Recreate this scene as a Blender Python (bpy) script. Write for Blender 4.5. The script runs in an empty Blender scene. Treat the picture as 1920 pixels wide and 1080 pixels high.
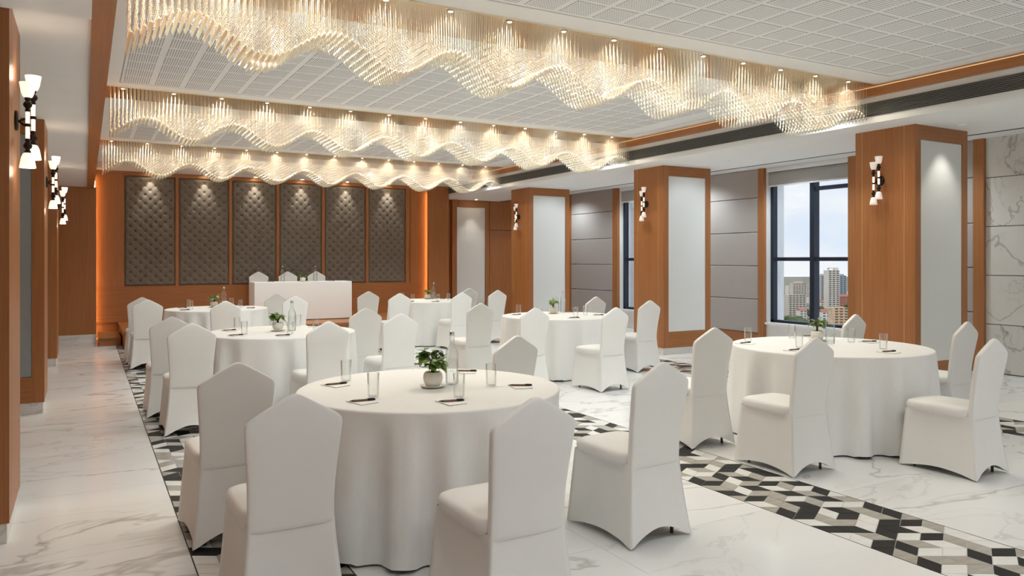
import bpy, bmesh, math, random
import numpy as np
from mathutils import Vector, Matrix
random.seed(7)
PI = math.pi
SC = bpy.context.scene
COL = SC.collection
# ------------------------------------------------------------------ camera
FPX, HCAM, YAW = 1420.0, 1.5, math.atan2(800.0, 1420.0)
cam = bpy.data.cameras.new('camera'); camo = bpy.data.objects.new('camera', cam); COL.objects.link(camo)
camo.location = (0, 0, HCAM); camo.rotation_euler = (PI / 2, 0, -YAW)
cam.sensor_width = 36.0; cam.lens = FPX / 1920 * 36.0; cam.shift_y = (488.0 - 540.0) / 1920.0
cam.clip_start = 0.05; cam.clip_end = 6000
SC.camera = camo
# ------------------------------------------------------------------ view
vs = SC.view_settings
vs.view_transform = 'Standard'; vs.look = 'None'; vs.gamma = 1.0; vs.exposure = 0.26; vs.use_curve_mapping = False
SC.cycles.transparent_max_bounces = 16
SC.cycles.max_bounces = 7; SC.cycles.diffuse_bounces = 5; SC.cycles.glossy_bounces = 3
# ------------------------------------------------------------------ world: hazy blue sky with soft clouds
wd = bpy.data.worlds.new('sky'); SC.world = wd; wd.use_nodes = True
nt = wd.node_tree; nt.nodes.clear()
def wn(t, **k):
    n = nt.nodes.new(t)
    for a, v in k.items(): setattr(n, a, v)
    return n
tc = wn('ShaderNodeTexCoord'); sp = wn('ShaderNodeSeparateXYZ'); mr = wn('ShaderNodeMapRange')
mr.inputs['From Min'].default_value = -0.02; mr.inputs['From Max'].default_value = 0.7
cr = wn('ShaderNodeValToRGB')
cr.color_ramp.elements[0].color = (0.76, 0.87, 1.0, 1); cr.color_ramp.elements[1].color = (0.22, 0.42, 0.80, 1)
mp = wn('ShaderNodeMapping'); mp.inputs['Scale'].default_value = (1, 1, 2.4)
nz = wn('ShaderNodeTexNoise'); nz.inputs['Scale'].default_value = 5.0; nz.inputs['Detail'].default_value = 7; nz.inputs['Roughness'].default_value = 0.55
cr2 = wn('ShaderNodeValToRGB'); cr2.color_ramp.elements[0].position = 0.34; cr2.color_ramp.elements[1].position = 0.62
mx = wn('ShaderNodeMixRGB'); mx.inputs['Color2'].default_value = (1.0, 1.0, 1.0, 1)
bg = wn('ShaderNodeBackground'); bg.inputs['Strength'].default_value = 0.87
ow = wn('ShaderNodeOutputWorld'); L = nt.links.new
L(tc.outputs['Generated'], sp.inputs[0]); L(sp.outputs['Z'], mr.inputs['Value']); L(mr.outputs[0], cr.inputs[0])
L(tc.outputs['Generated'], mp.inputs[0]); L(mp.outputs[0], nz.inputs[0]); L(nz.outputs[0], cr2.inputs[0])
L(cr2.outputs[0], mx.inputs['Fac']); L(cr.outputs[0], mx.inputs['Color1']); L(mx.outputs[0], bg.inputs[0]); L(bg.outputs[0], ow.inputs[0])
# daylight outdoors: a soft sun behind thin cloud, on the far side of the building
sun = bpy.data.lights.new('sun', 'SUN'); sun.energy = 1.6; sun.angle = 0.2; sun.color = (1, 0.95, 0.88)
so = bpy.data.objects.new('sun', sun); COL.objects.link(so); so.rotation_euler = (math.radians(42), 0, math.radians(-70 + 0)); so.location = (30, 0, 60)
# lamp strengths, all in one place
E_CHAND, E_WALLSPOT, E_NEAR_FILL, E_FRONT_FILL, E_SOFFIT, E_SCONCE = 18.0, 24.0, 12.0, 38.0, 20.0, 0.30
E_CHAND_FILL, E_WINDOW_FILL = 27.0, 68.0  # added fill lamps: chandelier back row and window side
WARM = (1.0, 0.87, 0.68); SOFT = (1.0, 0.94, 0.84); NEUT = (0.93, 0.975, 1.0); COOL = (0.84, 0.95, 1.0)

# ------------------------------------------------------------------ materials
MATS = {}
def mat(name, color=(.8, .8, .8), rough=.5, metal=0.0, **k):
    m = bpy.data.materials.new(name); m.use_nodes = True; MATS[name] = m
    b = m.node_tree.nodes['Principled BSDF']
    b.inputs['Base Color'].default_value = (*color, 1); b.inputs['Roughness'].default_value = rough; b.inputs['Metallic'].default_value = metal
    if 'spec' in k: b.inputs['Specular IOR Level'].default_value = k['spec']
    if 'emit' in k:
        b.inputs['Emission Color'].default_value = (*k['emit'], 1); b.inputs['Emission Strength'].default_value = k['es']
    if 'sheen' in k: b.inputs['Sheen Weight'].default_value = k['sheen']
    if 'coat' in k: b.inputs['Coat Weight'].default_value = k['coat']
    return m
def N(m, t, **k):
    n = m.node_tree.nodes.new(t)
    for a, v in k.items():
        if a in n.inputs: n.inputs[a].default_value = v
        else: setattr(n, a, v)
    return n
def LK(m, a, b): m.node_tree.links.new(a, b)
def bsdf(m): return m.node_tree.nodes['Principled BSDF']
def ramp(m, src, stops):
    r = N(m, 'ShaderNodeValToRGB'); e = r.color_ramp.elements
    while len(e) < len(stops): e.new(0.5)
    for i, (p, c) in enumerate(stops):
        e[i].position = p; e[i].color = (*c, 1) if len(c) == 3 else c
    LK(m, src, r.inputs[0]); return r
def noisy(name, c1, c2, scale=(4, 4, 4), rough=.5, detail=4, bump=0.0, coord='Object', nscale=1.0, **k):
    """two-tone procedural surface: stretched noise between two near colours"""
    m = mat(name, c1, rough, **k)
    t = N(m, 'ShaderNodeTexCoord'); p = N(m, 'ShaderNodeMapping'); p.inputs['Scale'].default_value = scale
    LK(m, t.outputs[coord], p.inputs[0])
    n = N(m, 'ShaderNodeTexNoise', Scale=nscale, Detail=detail, Roughness=.6); LK(m, p.outputs[0], n.inputs[0])
    r = ramp(m, n.outputs[0], [(.3, c1), (.7, c2)]); LK(m, r.outputs[0], bsdf(m).inputs['Base Color'])
    if bump:
        b = N(m, 'ShaderNodeBump', Strength=bump, Distance=.01); LK(m, n.outputs[0], b.inputs['Height']); LK(m, b.outputs[0], bsdf(m).inputs['Normal'])
    return m
def wood(name, c1, c2, c3, scale=(28, 28, 0.9), rough=.38):
    m = mat(name, c1, rough)
    t = N(m, 'ShaderNodeTexCoord'); p = N(m, 'ShaderNodeMapping'); p.inputs['Scale'].default_value = scale
    LK(m, t.outputs['Object'], p.inputs[0])
    n = N(m, 'ShaderNodeTexNoise', Scale=1.6, Detail=6, Roughness=.65, Distortion=.4); LK(m, p.outputs[0], n.inputs[0])
    r = ramp(m, n.outputs[0], [(.28, c1), (.52, c2), (.74, c3)]); LK(m, r.outputs[0], bsdf(m).inputs['Base Color'])
    b = N(m, 'ShaderNodeBump', Strength=.06, Distance=.004); LK(m, n.outputs[0], b.inputs['Height']); LK(m, b.outputs[0], bsdf(m).inputs['Normal'])
    return m
def marble(name, base, vein, scale=1.0, rough=.12, amount=1.0):
    m = mat(name, base, rough, spec=.5)
    t = N(m, 'ShaderNodeTexCoord'); oi = N(m, 'ShaderNodeObjectInfo')
    sc = N(m, 'ShaderNodeVectorMath', operation='SCALE'); sc.inputs['Scale'].default_value = 37.0
    cv = N(m, 'ShaderNodeCombineXYZ')
    for i in range(3): LK(m, oi.outputs['Random'], cv.inputs[i])
    LK(m, cv.outputs[0], sc.inputs[0])
    ad = N(m, 'ShaderNodeVectorMath', operation='ADD'); LK(m, t.outputs['Object'], ad.inputs[0]); LK(m, sc.outputs[0], ad.inputs[1])
    p = N(m, 'ShaderNodeMapping'); p.inputs['Scale'].default_value = (scale * .55, scale * 1.1, scale * .9); p.inputs['Rotation'].default_value = (.3, .2, .55)
    LK(m, ad.outputs[0], p.inputs[0])
    def veins(s, w, dist):
        n = N(m, 'ShaderNodeTexNoise', Scale=s, Detail=5, Roughness=.52, Distortion=dist); LK(m, p.outputs[0], n.inputs[0])
        a = N(m, 'ShaderNodeMath', operation='SUBTRACT'); a.inputs[1].default_value = .5; LK(m, n.outputs[0], a.inputs[0])
        b = N(m, 'ShaderNodeMath', operation='ABSOLUTE'); LK(m, a.outputs[0], b.inputs[0])
        c = N(m, 'ShaderNodeMapRange'); c.inputs['From Min'].default_value = 0; c.inputs['From Max'].default_value = w
        c.inputs['To Min'].default_value = 1; c.inputs['To Max'].default_value = 0; LK(m, b.outputs[0], c.inputs['Value']); return c
    v1 = veins(.9, .012, .5); v2 = veins(1.9, .02, .9)
    g = N(m, 'ShaderNodeTexNoise', Scale=.8, Detail=2); LK(m, p.outputs[0], g.inputs[0])
    gm = ramp(m, g.outputs[0], [(.42, (0, 0, 0)), (.62, (1, 1, 1))])
    s1 = N(m, 'ShaderNodeMath', operation='MULTIPLY'); LK(m, v1.outputs[0], s1.inputs[0]); s1.inputs[1].default_value = .55 * amount
    s2 = N(m, 'ShaderNodeMath', operation='MULTIPLY'); LK(m, v2.outputs[0], s2.inputs[0]); LK(m, gm.outputs[0], s2.inputs[1])
    s3 = N(m, 'ShaderNodeMath', operation='MULTIPLY'); LK(m, s2.outputs[0], s3.inputs[0]); s3.inputs[1].default_value = .3 * amount
    cl = N(m, 'ShaderNodeMath', operation='MULTIPLY'); LK(m, gm.outputs[0], cl.inputs[0]); cl.inputs[1].default_value = .10 * amount
    a1 = N(m, 'ShaderNodeMath', operation='ADD', use_clamp=True); LK(m, s1.outputs[0], a1.inputs[0]); LK(m, s3.outputs[0], a1.inputs[1])
    a2 = N(m, 'ShaderNodeMath', operation='ADD', use_clamp=True); LK(m, a1.outputs[0], a2.inputs[0]); LK(m, cl.outputs[0], a2.inputs[1])
    x = N(m, 'ShaderNodeMixRGB'); x.inputs['Color1'].default_value = (*base, 1); x.inputs['Color2'].default_value = (*vein, 1)
    LK(m, a2.outputs[0], x.inputs['Fac']); LK(m, x.outputs[0], bsdf(m).inputs['Base Color'])
    return m
def clear_glass(name, tint=(1, 1, 1), refl=.9, edge=.35, base=.05):
    """thin clear glass: straight-through transmission plus a Fresnel-like reflection"""
    m = bpy.data.materials.new(name); m.use_nodes = True; MATS[name] = m; m.node_tree.nodes.clear()
    o = N(m, 'ShaderNodeOutputMaterial'); tr = N(m, 'ShaderNodeBsdfTransparent'); tr.inputs[0].default_value = (*tint, 1)
    gl = N(m, 'ShaderNodeBsdfGlossy', Roughness=.02); gl.inputs[0].default_value = (refl, refl, refl, 1)
    lw = N(m, 'ShaderNodeLayerWeight', Blend=.25)
    mr_ = N(m, 'ShaderNodeMapRange'); mr_.inputs['To Min'].default_value = base; mr_.inputs['To Max'].default_value = edge; LK(m, lw.outputs['Fresnel'], mr_.inputs['Value'])
    x = N(m, 'ShaderNodeMixShader'); LK(m, mr_.outputs[0], x.inputs[0]); LK(m, tr.outputs[0], x.inputs[1]); LK(m, gl.outputs[0], x.inputs[2]); LK(m, x.outputs[0], o.inputs[0])
    return m

WOOD = wood('oak_veneer', (.33, .122, .036), (.39, .154, .050), (.43, .181, .064))
WOODH = wood('oak_veneer_horizontal', (.31, .113, .033), (.37, .145, .046), (.41, .172, .059), scale=(.9, 28, 28))
WOODY = wood('oak_veneer_lengthwise', (.33, .122, .036), (.39, .154, .050), (.43, .181, .064), scale=(28, .9, 28))
WHITE = noisy('white_paint', (.88, .89, .885), (.90, .91, .905), rough=.6)
CEIL = noisy('ceiling_paint', (.88, .885, .875), (.90, .905, .895), rough=.7)
DARKGAP = mat('dark_gap', (.10, .095, .085), .8)
GOLD = mat('gold_inlay', (.78, .60, .34), .5, .35)
MIRROR = noisy('bronze_mirror', (.95, .82, .62), (.91, .77, .57), rough=.16, metal=1.0)
STEEL = mat('brushed_steel', (.62, .60, .56), .3, 1.0)
BRONZE = mat('dark_bronze', (.030, .020, .016), .35, .7)
SPANDEX = noisy('white_spandex', (.80, .79, .765), (.83, .82, .795), scale=(3, 3, 3), rough=.55, sheen=.15)
CLOTH = noisy('white_table_linen', (.82, .815, .795), (.85, .845, .825), scale=(90, 90, 90), rough=.7, bump=.03)
GREYFAB = noisy('pale_grey_fabric', (.76, .77, .755), (.80, .81, .795), scale=(120, 120, 120), rough=.8, bump=.05)
MAUVE = noisy('grey_mauve_upholstery', (.40, .365, .345), (.44, .405, .385), scale=(90, 90, 90), rough=.8, bump=.05)
TUFT = noisy('taupe_tufted_fabric', (.150, .122, .092), (.190, .158, .122), scale=(40, 40, 40), rough=.55, detail=5, sheen=.2)
BUTTON = mat('dark_button', (.045, .035, .025), .6)
BLIND = noisy('roller_blind_mesh', (.40, .395, .385), (.50, .495, .48), scale=(200, 200, 200), rough=.8)
FRAME = mat('dark_blue_aluminium', (.018, .028, .048), .35, .3)
PANE = clear_glass('window_glass', (.97, .985, 1.0), edge=.5, base=.02)
GLASS = clear_glass('tumbler_glass', (.99, .995, .99), edge=.55, base=.04)
BOTTLE = clear_glass('bottle_glass', (.97, .985, .98), edge=.6, base=.06)
FLOORM = marble('white_marble_floor', (.82, .82, .805), (.36, .33, .31), rough=.20)
WALLM = marble('white_marble_wall', (.74, .725, .68), (.30, .29, .28), scale=1.2, rough=.18, amount=1.15)
BASEM = marble('marble_plinth', (.76, .75, .72), (.45, .43, .41), scale=2, rough=.2)
GROUT = mat('pale_grout', (.60, .575, .53), .8)
T_BLACK = noisy('black_marble', (.014, .013, .012), (.026, .024, .023), scale=(9, 9, 9), rough=.45, spec=.12)
T_GREY = noisy('grey_marble', (.34, .315, .27), (.43, .40, .35), scale=(6, 26, 6), rough=.18)
T_WHITE = noisy('white_marble_tile', (.74, .725, .69), (.80, .785, .75), scale=(5, 14, 5), rough=.15)
POT = noisy('cream_ceramic', (.76, .72, .64), (.80, .765, .69), rough=.35)
SOIL = noisy('dark_soil', (.05, .034, .022), (.09, .062, .04), scale=(60, 60, 60), rough=.9)
LEAF = noisy('green_leaf', (.075, .165, .022), (.30, .43, .09), scale=(30, 30, 30), rough=.4)
STEM = noisy('brown_green_stem', (.07, .06, .025), (.10, .09, .04), scale=(30, 30, 30), rough=.6)
PAPER = mat('white_paper', (.86, .85, .83), .7)
PADCORE = mat('notepad_dark_edge', (.05, .05, .06), .7)
PEN = mat('black_pen', (.012, .011, .011), .3)
PENWOOD = noisy('bamboo_barrel', (.16, .075, .03), (.22, .11, .05), scale=(60, 60, 60), rough=.4)
CAP = mat('silver_cap', (.75, .75, .73), .25, .9)
MARK = mat('grey_print', (.16, .17, .17), .6)
SHADE = mat('frosted_glass_lit', (.85, .82, .78), .4, emit=(1.0, .86, .70), es=.85)
SHADEOFF = mat('frosted_glass_dim', (.84, .80, .76), .4, emit=(1.0, .85, .74), es=.28)
RODLIT = mat('alabaster_rod_lit', (.85, .78, .66), .4, emit=(1.0, .86, .64), es=1.1)
LENS = mat('lamp_lens', (.9, .85, .75), .4, emit=(1.0, .82, .55), es=45)
COVEV = mat('stage_led', (.9, .7, .4), .4, emit=(1.0, .58, .22), es=16)
COVE = mat('cove_led', (.9, .8, .6), .4, emit=(1.0, .62, .28), es=3.0)

def crystal_mat(name, c1, gloss):
    m = bpy.data.materials.new(name); m.use_nodes = True; MATS[name] = m; m.node_tree.nodes.clear()
    o = N(m, 'ShaderNodeOutputMaterial')
    gl = N(m, 'ShaderNodeBsdfGlossy', Roughness=.06); gl.inputs[0].default_value = (.98, .95, .90, 1)
    tl = N(m, 'ShaderNodeBsdfTranslucent'); tl.inputs[0].default_value = (*c1, 1)
    df = N(m, 'ShaderNodeBsdfDiffuse'); df.inputs[0].default_value = (*c1, 1)
    a = N(m, 'ShaderNodeMixShader'); a.inputs[0].default_value = .5; LK(m, tl.outputs[0], a.inputs[1]); LK(m, df.outputs[0], a.inputs[2])
    b = N(m, 'ShaderNodeMixShader'); b.inputs[0].default_value = gloss; LK(m, a.outputs[0], b.inputs[1]); LK(m, gl.outputs[0], b.inputs[2])
    LK(m, b.outputs[0], o.inputs[0])
    return m
CRYSTAL = crystal_mat('cut_crystal', (.96, .90, .77), .35); BEADM = crystal_mat('small_clear_bead', (.80, .80, .79), .55)
STRING = mat('glass_string', (.97, .85, .68), .15, 0.0)

def perforated(name, nx, ny, base, hole, fx=.5, fy=.75):
    """painted board with a regular field of fine slots"""
    m = mat(name, base, .7)
    t = N(m, 'ShaderNodeTexCoord'); s = N(m, 'ShaderNodeSeparateXYZ'); LK(m, t.outputs['Generated'], s.inputs[0])
    def band(sock, n, f):
        a = N(m, 'ShaderNodeMath', operation='MULTIPLY'); a.inputs[1].default_value = n; LK(m, sock, a.inputs[0])
        b = N(m, 'ShaderNodeMath', operation='FRACT'); LK(m, a.outputs[0], b.inputs[0])
        c = N(m, 'ShaderNodeMath', operation='LESS_THAN'); c.inputs[1].default_value = f; LK(m, b.outputs[0], c.inputs[0]); return c
    u = band(s.outputs['X'], nx, fx); v = band(s.outputs['Y'], ny, fy)
    q = N(m, 'ShaderNodeMath', operation='MULTIPLY'); LK(m, u.outputs[0], q.inputs[0]); LK(m, v.outputs[0], q.inputs[1])
    x = N(m, 'ShaderNodeMixRGB'); x.inputs['Color1'].default_value = (*base, 1); x.inputs['Color2'].default_value = (*hole, 1)
    LK(m, q.outputs[0], x.inputs['Fac']); LK(m, x.outputs[0], bsdf(m).inputs['Base Color']); return m
PERF_SLOT = perforated('slotted_board', 12, 1, (.90, .905, .90), (.47, .475, .475), .5, .97)
PERF_DOT = perforated('perforated_board', 12, 9, (.90, .90, .895), (.42, .42, .415), .5, .66)

# ------------------------------------------------------------------ helpers
def setp(o, label=None, cat=None, group=None, kind=None):
    if label: o['label'] = label
    if cat: o['category'] = cat
    if group: o['group'] = group
    if kind: o['kind'] = kind
    return o
def link(name, me, m=None, parent=None, loc=None, rotz=None):
    o = bpy.data.objects.new(name, me); COL.objects.link(o)
    if m is not None and me is not None and (not me.materials or me.materials[0] is not m):
        me.materials.clear(); me.materials.append(m)
    if parent is not None: o.parent = parent
    if loc is not None: o.location = loc
    if rotz is not None: o.rotation_euler = (0, 0, rotz)
    return o
def empty(name, loc=(0, 0, 0), rotz=0.0):
    o = bpy.data.objects.new(name, None); COL.objects.link(o); o.location = loc; o.rotation_euler = (0, 0, rotz); o.empty_display_size = .1
    return o
def mesh(name, v, f, smooth=False):
    me = bpy.data.meshes.new(name); me.from_pydata([tuple(map(float, p)) for p in v], [], f)
    if smooth: me.polygons.foreach_set('use_smooth', [True] * len(me.polygons))
    me.update(); return me
BOXF = [(0, 3, 2, 1), (4, 5, 6, 7), (0, 1, 5, 4), (1, 2, 6, 5), (2, 3, 7, 6), (3, 0, 4, 7)]
def boxv(x0, x1, y0, y1, z0, z1):
    return [(x0, y0, z0), (x1, y0, z0), (x1, y1, z0), (x0, y1, z0), (x0, y0, z1), (x1, y0, z1), (x1, y1, z1), (x0, y1, z1)]
def boxmesh(name, x0, x1, y0, y1, z0, z1, bevel=0.0, seg=2):
    me = mesh(name, boxv(x0, x1, y0, y1, z0, z1), BOXF)
    if bevel:
        bm = bmesh.new(); bm.from_mesh(me)
        bmesh.ops.bevel(bm, geom=bm.edges[:], offset=bevel, segments=seg, affect='EDGES', profile=.5)
        bm.to_mesh(me); bm.free()
    return me
def box(name, x0, x1, y0, y1, z0, z1, m, parent=None, bevel=0.0):
    """box object with its origin at its own centre"""
    cx, cy, cz = (x0 + x1) / 2, (y0 + y1) / 2, (z0 + z1) / 2
    return link(name, boxmesh(name, x0 - cx, x1 - cx, y0 - cy, y1 - cy, z0 - cz, z1 - cz, bevel), m, parent, (cx, cy, cz))
def boxes(name, lst, m, parent=None):
    v, f = [], []
    for b in lst:
        k = len(v); v += boxv(*b); f += [tuple(i + k for i in q) for q in BOXF]
    return link(name, mesh(name, v, f), m, parent)
def lathe(name, prof, n=24, close=True, smooth=True):
    v, f = [], []
    for r, z in prof:
        for i in range(n):
            a = 2 * PI * i / n; v.append((r * math.cos(a), r * math.sin(a), z))
    for k in range(len(prof) - 1):
        for i in range(n):
            j = (i + 1) % n; f.append((k * n + i, k * n + j, (k + 1) * n + j, (k + 1) * n + i))
    if close:
        f.append(tuple(reversed(range(n)))); f.append(tuple((len(prof) - 1) * n + i for i in range(n)))
    return mesh(name, v, f, smooth)
def tube(name, pts, r, n=8):
    v, f = [], []
    P = [Vector(p) for p in pts]
    for k, p in enumerate(P):
        d = (P[min(k + 1, len(P) - 1)] - P[max(k - 1, 0)]).normalized()
        a = d.orthogonal().normalized(); b = d.cross(a)
        rr = r[k] if isinstance(r, (list, tuple)) else r
        for i in range(n):
            t = 2 * PI * i / n; v.append(tuple(p + (a * math.cos(t) + b * math.sin(t)) * rr))
    for k in range(len(P) - 1):
        for i in range(n):
            j = (i + 1) % n; f.append((k * n + i, k * n + j, (k + 1) * n + j, (k + 1) * n + i))
    f.append(tuple(reversed(range(n)))); f.append(tuple((len(P) - 1) * n + i for i in range(n)))
    return mesh(name, v, f, True)
def loft(name, rings, cap=True, smooth=True):
    n = len(rings[0]); v = [p for r in rings for p in r]; f = []
    for k in range(len(rings) - 1):
        for i in range(n):
            j = (i + 1) % n; f.append((k * n + i, k * n + j, (k + 1) * n + j, (k + 1) * n + i))
    if cap:
        f.append(tuple(reversed(range(n)))); f.append(tuple((len(rings) - 1) * n + i for i in range(n)))
    return mesh(name, v, f, smooth)
def many(name, bv, bf, pos, scl=None, smooth=False):
    """one mesh holding a copy of a small base shape at every position"""
    bv = np.array(bv, float); pos = np.array(pos, float); n = len(pos)
    s = np.ones((n, 1, 3)) if scl is None else np.array(scl, float).reshape(n, 1, -1)
    v = (bv[None] * s + pos[:, None, :]).reshape(-1, 3)
    nb = len(bv); off = np.arange(n) * nb
    me = bpy.data.meshes.new(name)
    loops, starts, tot = [], [], []
    idx = np.concatenate([np.array(q) for q in bf]); L_ = len(idx)
    allidx = (idx[None] + off[:, None]).reshape(-1)
    sizes = np.array([len(q) for q in bf]); st = np.concatenate([[0], np.cumsum(sizes)[:-1]])
    starts = (st[None] + (np.arange(n) * L_)[:, None]).reshape(-1)
    me.vertices.add(len(v)); me.vertices.foreach_set('co', v.reshape(-1))
    me.loops.add(len(allidx)); me.loops.foreach_set('vertex_index', allidx.astype(np.int32))
    me.polygons.add(len(starts)); me.polygons.foreach_set('loop_start', starts.astype(np.int32))
    if smooth: me.polygons.foreach_set('use_smooth', np.ones(len(starts), bool))
    me.update(calc_edges=True); me.validate(); return me
def struct(o, label, cat): return setp(o, label, cat, kind='structure')
def copy_tree(o, parent=None, loc=None, rotz=None):
    c = o.copy(); COL.objects.link(c)
    if parent is not None: c.parent = parent
    if loc is not None: c.location = loc
    if rotz is not None: c.rotation_euler = (0, 0, rotz)
    for ch in list(o.children):
        if ch is not c: copy_tree(ch, c)
    return c
def lamp(name, kind, loc, energy, color, parent=None, rot=(0, 0, 0), size=.05, angle=100, blend=.6):
    l = bpy.data.lights.new(name, kind); l.energy = energy; l.color = color
    if kind == 'SPOT': l.spot_size = math.radians(angle); l.spot_blend = blend
    if kind == 'AREA': l.shape = 'RECTANGLE'; l.size, l.size_y = size
    else: l.shadow_soft_size = size
    o = bpy.data.objects.new(name, l); COL.objects.link(o); o.location = loc; o.rotation_euler = rot
    if parent is not None: o.parent = parent
    return o

# ------------------------------------------------------------------ the room shell
XL, XW, XG = -1.30, 10.50, 10.65           # left wall, right wall, window plane
YF, YB, YT = -2.00, 17.10, 16.60           # wall behind the camera, end wall, tufted wall face
ZC, ZS, ZA, ZO = 3.40, 3.00, 2.88, 3.13    # main ceiling, soffit, left aisle ceiling, ceiling by the windows
XB0, XB1, XS = .03, .145, 7.50             # wooden beam, soffit edge
STRIPS = [(.47, 1.12), (3.57, 4.22), (6.96, 7.61)]

floor = box('floor', XL, XW + .3, YF, YB, -.25, -.004, GROUT)
struct(floor, 'white veined marble floor of large slabs crossed by patterned strips', 'floor')
slabs = {}
def slab(x0, x1, y0, y1):
    w, d = round(x1 - x0 - .0022, 4), round(y1 - y0 - .0022, 4)
    if (w, d) not in slabs: slabs[(w, d)] = boxmesh('floor_slab', -w / 2, w / 2, -d / 2, d / 2, -.004, 0)
    o = link('floor_slab', slabs[(w, d)], FLOORM, floor); o.matrix_parent_inverse = Matrix.Translation(floor.location).inverted()
    o.location = ((x0 + x1) / 2, (y0 + y1) / 2, 0)
ys = [YF] + [YF + .42 + 1.2 * i for i in range(16)] + [YB]
for x0, x1, n in ((XL, .465, 1), (1.125, 3.565, 2), (4.225, 6.955, 2), (7.615, XW, 2)):
    for k in range(n):
        for a, b in zip(ys[:-1], ys[1:]):
            slab(x0 + (x1 - x0) * k / n, x0 + (x1 - x0) * (k + 1) / n, a, b)

# rhombus mosaic strips, each tile its own piece in the near part
def mosaic(x0, x1, label, seed):
    rnd = random.Random(seed)
    root = box('floor', x0 - .006, x1 + .006, YF, YB, -.0038, -.0026, GROUT); root.name = 'mosaic_strip'
    struct(root, label, 'mosaic floor')
    inv = Matrix.Translation(root.location).inverted()
    nc = 6; cw = (x1 - x0) / nc; e = .125; hy = e / 2.0
    tiles = []
    y = YF
    # columns alternate; tile kinds: right-leaning and left-leaning parallelograms and flat rhombs
    nrow = int((YB - YF) / (1.5 * e * 2)) + 1
    polys = []
    for c in range(-1, nc + 1):
        xa, xb = x0 + c * cw, x0 + (c + 1) * cw
        for r in range(int((YB - YF) / (3 * hy)) + 2):
            pass
    # hex cells: centre column positions at odd columns, pitch 2*cw in x and 3*hy in y
    r = 0; yy = YF - .1
    while yy < YB + .2:
        off = 0 if r % 2 == 0 else 1
        for c in range(-1 + off - 1, nc + 2, 2):
            X = x0 + c * cw; Yc = yy
            # hexagon around (X, Yc): vertices top, bottom and four sides
            T = (X, Yc + 2 * hy); B = (X, Yc - 2 * hy); RU = (X + cw, Yc + hy); RD = (X + cw, Yc - hy); LU = (X - cw, Yc + hy); LD = (X - cw, Yc - hy); O = (X, Yc)
            up = rnd.random() < .5
            if up: quads = [(O, RU, T, LU), (O, LU, LD, B), (O, B, RD, RU)]
            else: quads = [(O, LD, B, RD), (O, T, LU, LD), (O, RD, RU, T)]
            cols = [0, 1, 2]; rnd.shuffle(cols)
            if rnd.random() < .35: cols[rnd.randrange(3)] = rnd.randrange(3)
            for q, k in zip(quads, cols): polys.append((q, k))
        r += 1; yy += 3 * hy
    def clip(poly, xlim, keep_gt):
        out = []
        for i in range(len(poly)):
            p, q = poly[i], poly[(i + 1) % len(poly)]
            ip = p[0] >= xlim if keep_gt else p[0] <= xlim; iq = q[0] >= xlim if keep_gt else q[0] <= xlim
            if ip: out.append(p)
            if ip != iq:
                t = (xlim - p[0]) / (q[0] - p[0]); out.append((xlim, p[1] + t * (q[1] - p[1])))
        return out
    good = []
    for q, k in polys:
        p = clip(clip(list(q), x0, True), x1, False)
        if len(p) < 3: continue
        cx = sum(a for a, b in p) / len(p); cy = sum(b for a, b in p) / len(p)
        if cy < YF + .1 or cy > YB - .15: continue
        ar = abs(sum(p[i][0] * p[(i + 1) % len(p)][1] - p[(i + 1) % len(p)][0] * p[i][1] for i in range(len(p)))) / 2
        if ar < .0008: continue
        z = math.sin(YAW) * cx + math.cos(YAW) * cy
        xpix = 960 + FPX * (math.cos(YAW) * cx - math.sin(YAW) * cy) / max(z, .01); ypix = 488 + FPX * HCAM / max(z, .01)
        vis = z > .3 and -30 < xpix < 1950 and ypix < 1110
        good.append((0 if vis else 1, z, p, k, cx, cy))
    good.sort(key=lambda t: (t[0], t[1]))
    shapes = {}
    ms = (T_BLACK, T_GREY, T_WHITE)
    rest = {0: ([], []), 1: ([], []), 2: ([], [])}
    def prism(p, cx, cy):
        s = 1 - .0016 / .05
        b = [((x - cx) * s, (y - cy) * s) for x, y in p]
        n = len(b)
        if sum(b[i][0] * b[(i + 1) % n][1] - b[(i + 1) % n][0] * b[i][1] for i in range(n)) < 0: b.reverse()
        v = [(x, y, -.0026) for x, y in b] + [(x, y, 0) for x, y in b]
        f = [tuple(range(n, 2 * n))] + [(i, (i + 1) % n, n + (i + 1) % n, n + i) for i in range(n)]
        return v, f
    for i, (_, _, p, k, cx, cy) in enumerate(good):
        if i < 300:
            key = (k,) + tuple((round(x - cx, 3), round(y - cy, 3)) for x, y in p)
            if key not in shapes:
                v, f = prism(p, cx, cy); shapes[key] = mesh('mosaic_tile', v, f)
            o = link('mosaic_tile', shapes[key], ms[k], root); o.matrix_parent_inverse = inv; o.location = (cx, cy, 0)
        else:
            v, f = prism(p, cx, cy); V, F_ = rest[k]; n0 = len(V)
            V += [(x + cx, y + cy, z) for x, y, z in v]; F_ += [tuple(a + n0 for a in q) for q in f]
    for k, (V, F_) in rest.items():
        if V:
            o = link('mosaic_tiles_beyond', mesh('mosaic_rest', V, F_), ms[k], root); o.matrix_parent_inverse = inv; o['kind'] = 'stuff'
    for xe in (x0 - .004, x1 + .001):
        o = box('border_strip', xe, xe + .004, YF, YB, -.0026, .0002, T_BLACK, root); o.matrix_parent_inverse = inv
mosaic(*STRIPS[0], 'black grey and white rhombus mosaic strip beside the left aisle', 3)
mosaic(*STRIPS[1], 'black grey and white rhombus mosaic strip between the two table rows', 11)
mosaic(*STRIPS[2], 'black grey and white rhombus mosaic strip in front of the right pillars', 5)

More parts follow.
